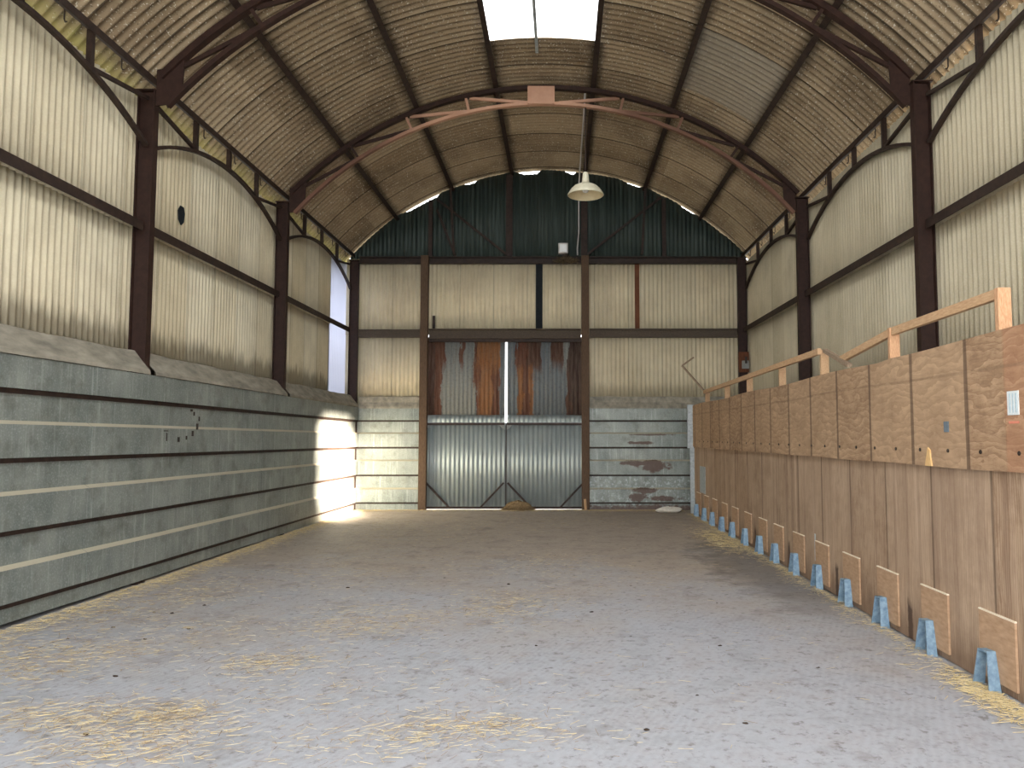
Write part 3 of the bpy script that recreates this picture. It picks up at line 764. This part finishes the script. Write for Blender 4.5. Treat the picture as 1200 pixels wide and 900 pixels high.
tag(MB().bar((XW+.02,8.60,2.67),(XW+.0,7.82,2.43),.05,.04).build('broken_batten',M['grey_timber'],loc=(XW,8.2,2.5)),'broken grey batten sloping down from a handrail post in the middle','batten')
t=thing('broken_batten','bent broken batten sticking out from the far end of the handrail','batten',(2.6,15.9,2.6))
MB().bar((2.93,15.64,2.62),(2.53,15.95,3.17),.045,.03).build('lower_length',M['grey_timber'],t)
MB().bar((2.53,15.95,3.17),(2.78,16.0,3.35),.04,.03).build('upper_length',M['grey_timber'],t)

# ------------------------------------------------------------------ lamp, floodlight, cables, boxes
LX,LY=.445,13.46
tl=thing('pendant_lamp','large cream enamel pendant lamp hanging from the red oxide truss','lamp',(LX,LY,5.98))
ls=MB().lathe([(.315,0),(.325,.010),(.320,.026),(.30,.055),(.262,.115),(.205,.168),(.13,.205),(.072,.222),(.0,.226)],(LX,LY,5.99)).build('lamp_shade',M['white_enamel'],tl,smooth=True)
MB().lathe([(.309,.003),(.29,.05),(.25,.108),(.195,.158),(.12,.194),(.06,.21),(0,.213)],(LX,LY,5.99)).build('shade_lining',M['enamel_in'],ls,smooth=True)
MB().lathe([(0,.43),(.035,.425),(.050,.40),(.058,.34),(.064,.26),(.075,.218),(0,.216)],(LX,LY,5.99)).build('lamp_holder',M['white_enamel'],tl,smooth=True)
MB().tube([(LX,LY,6.41),(LX,LY,7.66)],.013,8).build('suspension_rod',M['steel_dark'],tl)
MB().lathe([(0,.05),(.045,.062),(.065,.11),(.045,.17),(.03,.212)],(LX,LY,5.99),20).build('bulb',M['lamp_glass'],tl,smooth=True)
tag(MB().tube([(.40,17.94,5.98),(.395,17.94,6.15),(.43,17.94,6.5),(.43,17.93,7.2),(.44,17.93,7.75),(.45,17.75,7.93),(.45,16.5,7.94),(.45,15.0,7.94),(.445,13.6,7.94)],.017,8).build('conduit',M['conduit'],smooth=True,loc=(.43,17.94,5.98)),'thin pale conduit running down the gable and along the purlin','cable')
tf=thing('floodlight','small grey-white box floodlight standing on the long rear beam','lamp',(.06,17.9,6.0))
bx=.06
fh=MB().prism([(17.80,6.0),(17.93,5.99),(17.95,6.24),(17.84,6.25)],'x',bx-.115,bx+.115).build('housing',M['conduit'],tf,bevel=.01)
MB().box(bx-.085,bx+.085,17.80,17.825,6.03,6.21).build('lens',M['lamp_glass'],fh,bevel=.006)
MB().box(bx-.02,bx+.02,17.87,17.92,5.955,6.0).build('mounting_foot',M['hinge'],tf)
def strands(m, n, cx, cy, cz, rx, ry, rz, L, r, seed, flat=False):
    q=random.Random(seed)
    for _ in range(n):
        a=q.uniform(0,2*PI); rr=math.sqrt(q.random()); c=Vector((cx+rx*rr*math.cos(a),cy+ry*rr*math.sin(a),cz+rz*q.random()*(1-rr*.8)))
        th=q.uniform(0,PI); el=q.uniform(-.15,.15) if flat else q.uniform(-.5,.5); l=L*q.uniform(.5,1.2)
        d=Vector((math.cos(th)*math.cos(el),math.sin(th)*math.cos(el),math.sin(el)))*l/2
        strand(m,c-d,c+d,r*q.uniform(.7,1.3))
def strand(m,p,q,r):
    d=(q-p); a=d.cross(Vector((0,0,1)))
    if a.length<1e-6: return
    a.normalize(); b=a.cross(d).normalized()
    if b.z<0: b=-b
    o=len(m.v)
    for e in (p,q): m.v += [e+a*r,e-a*r,e+b*r*.9]
    m.f += [(o,o+3,o+4,o+1),(o+1,o+4,o+5,o+2),(o+2,o+5,o+3,o)]
nb=MB(); strands(nb,260,.12,17.90,5.80,.24,.07,.20,.22,.006,4)
tag(nb.build('nest',M['nest'],loc=(.12,17.9,5.82)),'tangled brown straw nest caught on the beam under the floodlight','nest')
tj=thing('junction_box','grey switch box on a rusty backplate fixed to the corner column','box',(4.15,17.9,3.2))
MB().box(4.17,4.41,17.93,17.955,3.20,3.68).build('backplate',M['rust_strip'],tj)
sb=MB().box(4.24,4.40,17.86,17.93,3.28,3.47).build('switch_body',M['grey_box'],tj,bevel=.01)
MB().box(4.30,4.35,17.84,17.86,3.40,3.56).build('lever',M['hinge'],sb,bevel=.004)

# ------------------------------------------------------------------ floor litter
q=random.Random(21)
PATCH=[(-4.0,6.2,.9,.35,520),(-3.9,5.7,.5,.3,260),(-3.0,4.8,.8,.3,560),(-2.4,4.4,.55,.35,460),(-2.4,4.85,.25,.15,140),(-2.2,5.9,.35,.3,260),(-1.8,7.2,.7,.7,520),(-.55,7.8,.5,.7,420),
       (-.5,4.65,.45,.18,260),(-4.4,7.3,.5,.8,420),(-4.1,8.4,.6,.9,420),(-3.2,6.9,.6,.4,160),(-1.6,5.2,1.6,1.0,420),(-.9,4.4,.8,.3,200),(-3,9.5,1.5,1.5,420),(.2,9.5,2.0,2.0,300),(-2.5,13.5,2,2.5,700),(0,15.5,3,1.5,500),(1.2,6,1.2,1.2,60),(-.3,10.5,.6,.9,200)]
st=MB(); stb=MB()
def lay(m,x,y,L,r):
    th=q.gauss(.25,.75); d=Vector((math.cos(th),math.sin(th),q.uniform(-.03,.05)))*L/2; c=Vector((x,y,.010+r+q.random()*.006))
    strand(m,c-d,c+d,r)
for (x,y,sx,sy,n) in PATCH:
    for _ in range(int(n*1.3)):
        X=q.gauss(x,sx*.6); Y=q.gauss(y,sy*.6)
        if -4.75<X<2.8 and 3.2<Y<17.8: lay(st if q.random()<.6 else stb,X,Y,q.uniform(.02,.10),q.uniform(.0009,.0019))
tag(st.build('loose_straw',M['straw']),'pale golden straw scattered in drifts over the concrete floor','straw',kind='stuff')
tag(stb.build('loose_straw',M['straw_brown']),'dull brown straw trodden thinly over the concrete floor','straw',kind='stuff')
sr=MB()
for _ in range(2300):
    Y=q.uniform(4.0,17.0); X=XW-.055-abs(q.gauss(0,.07+.05*math.sin(Y*1.9)**2)); strand_l=q.uniform(.02,.09); lay(sr,min(X,2.885),Y,strand_l,q.uniform(.001,.002))
for _ in range(900): lay(sr,q.gauss(2.62,.16),q.gauss(12.8,.75),q.uniform(.04,.12),q.uniform(.0015,.003))
for _ in range(500): lay(sr,min(2.87,q.gauss(2.8,.08)),q.gauss(5.1,.3),q.uniform(.05,.14),q.uniform(.0015,.003))
tag(sr.build('loose_straw',M['straw']),'golden straw gathered along the foot of the plywood partition','straw',kind='stuff')
sl=MB()
for _ in range(3200):
    Y=q.uniform(6,17.9); X=lx(Y)-.03+abs(q.gauss(0,.16)); lay(sl,X+.03,Y,q.uniform(.03,.11),q.uniform(.0012,.0026))
for _ in range(1800): lay(sl,q.uniform(-4.7,2.8),17.9-abs(q.gauss(0,.22)),q.uniform(.03,.1),q.uniform(.0015,.003))
tag(sl.build('loose_straw',M['straw']),'straw gathered along the steel lining and the foot of the doors','straw',kind='stuff')
# heap against the door
tk=MB(); strands(tk,900,-.98,17.88,.0,.36,.12,.24,.16,.005,8)
hp=thing('straw_heap','small brown heap of straw against the foot of the doors','straw heap',(-.98,17.88,0))
tk.build('strands',M['straw_brown'],hp)
mb=MB(); 
prof=[]
for j in range(7):
    for i in range(20):
        a=2*PI*i/20; r=1-j/6; mb.v.append(Vector((-.98+.34*r*math.cos(a)*(1+.1*math.sin(3*a)),17.88+.11*r*math.sin(a),.20*math.sqrt(max(0,1-r*r))*(1+.2*math.sin(2*a+j)))))
for j in range(6):
    for i in range(20): mb.f.append((j*20+i,j*20+(i+1)%20,(j+1)*20+(i+1)%20,(j+1)*20+i))
mb.build('core',M['straw_brown'],hp,smooth=True)
def lump(name,mat,x,y,rx,ry,rz,label,cat,seed,group=None,seg=9):
    r=random.Random(seed); m=MB(); n=seg
    ph=[r.uniform(0,6) for _ in range(4)]
    for j in range(n):
        th=PI*j/(n-1)
        for i in range(2*n):
            a=2*PI*i/(2*n); k=1+.18*math.sin(2*a+ph[0]+th)+.12*math.sin(3*th+ph[1]+a)
            m.v.append(Vector((x+rx*k*math.sin(th)*math.cos(a),y+ry*k*math.sin(th)*math.sin(a),max(0.004,rz*.8+rz*k*math.cos(th)))))
    for j in range(n-1):
        for i in range(2*n): m.f.append((j*2*n+i,j*2*n+(i+1)%(2*n),(j+1)*2*n+(i+1)%(2*n),(j+1)*2*n+i))
    return tag(m.build(name,mat,smooth=True,loc=(x,y,0)),label,cat,group)
lump('stone',M['stone'],2.42,17.35,.26,.10,.07,'pale flat stone lying on the floor near the plywood end post','stone',1)
tag(MB().bar((.58,17.86,.01),(.56,17.88,.26),.05,.03).build('stick',M['timber'],loc=(.58,17.86,0)),'short pale stick leaning on the foot of a door post','stick')
CR=[(-3.17,5.6),(-4.5,7.3),(-4.35,7.05),(-4.0,7.0),(-4.15,6.6),(-3.95,7.6),(-3.75,7.55),(-3.5,6.6),(-3.3,6.95),(-2.72,4.53),(-3.05,7.9),(-3.6,7.9),(-.2,6.4),(.3,7.6),(.6,6.7),(1.3,6.4),(.9,5.2),(1.1,4.7),(.5,4.6),(1.9,5.8),(-.6,9.0),(.8,8.9),(1.6,8.0),(-1.4,9.4),(-2.4,8.8)]
for i,(x,y) in enumerate(CR):
    s=q.uniform(.007,.016); lump('dirt_clod',M['dung'],x,y,s*1.4,s,s*.5,'small dark clod of dirt lying loose on the concrete floor','dirt',100+i,'dark clods on the floor',6)

# ------------------------------------------------------------------ light: open front, bright overcast sky, a spot standing in for sun through an opening added out of view
w=bpy.data.worlds.new('sky'); SC.world=w; w.use_nodes=True; nt=w.node_tree
bg=nt.nodes['Background']; bg.inputs[0].default_value=(.95,.975,1.0,1); bg.inputs[1].default_value=1.0
sp=bpy.data.lights.new('sun_stand_in','SPOT'); so=bpy.data.objects.new('sun_stand_in',sp); COL.objects.link(so)
tgt=Vector((-4.75,16.55,1.0)); op=Vector((4.44,5.4,4.2)); d=(op-tgt).normalized()
so.location=tgt+d*60; so.rotation_euler=(-d).to_track_quat('-Z','Y').to_euler()
sp.energy=1.3e6; sp.color=(1,.84,.68); sp.spot_size=math.radians(4.6); sp.spot_blend=.2; sp.shadow_soft_size=1.3

# ------------------------------------------------------------------ camera
cd=bpy.data.cameras.new('camera'); co=bpy.data.objects.new('camera',cd); COL.objects.link(co)
co.location=(0,0,1.71); co.rotation_euler=(PI/2+math.atan(61/901),0,0)
cd.sensor_width=36; cd.lens=36*901/1200; cd.shift_x=-57/1200; cd.clip_end=300
SC.camera=co
SC.view_settings.view_transform='Standard'; SC.view_settings.look='None'; SC.view_settings.gamma=1; SC.view_settings.use_curve_mapping=False
SC.view_settings.exposure=2.65
SC.cycles.max_bounces=10; SC.cycles.diffuse_bounces=6; SC.cycles.use_denoising=True; SC.cycles.sample_clamp_indirect=8
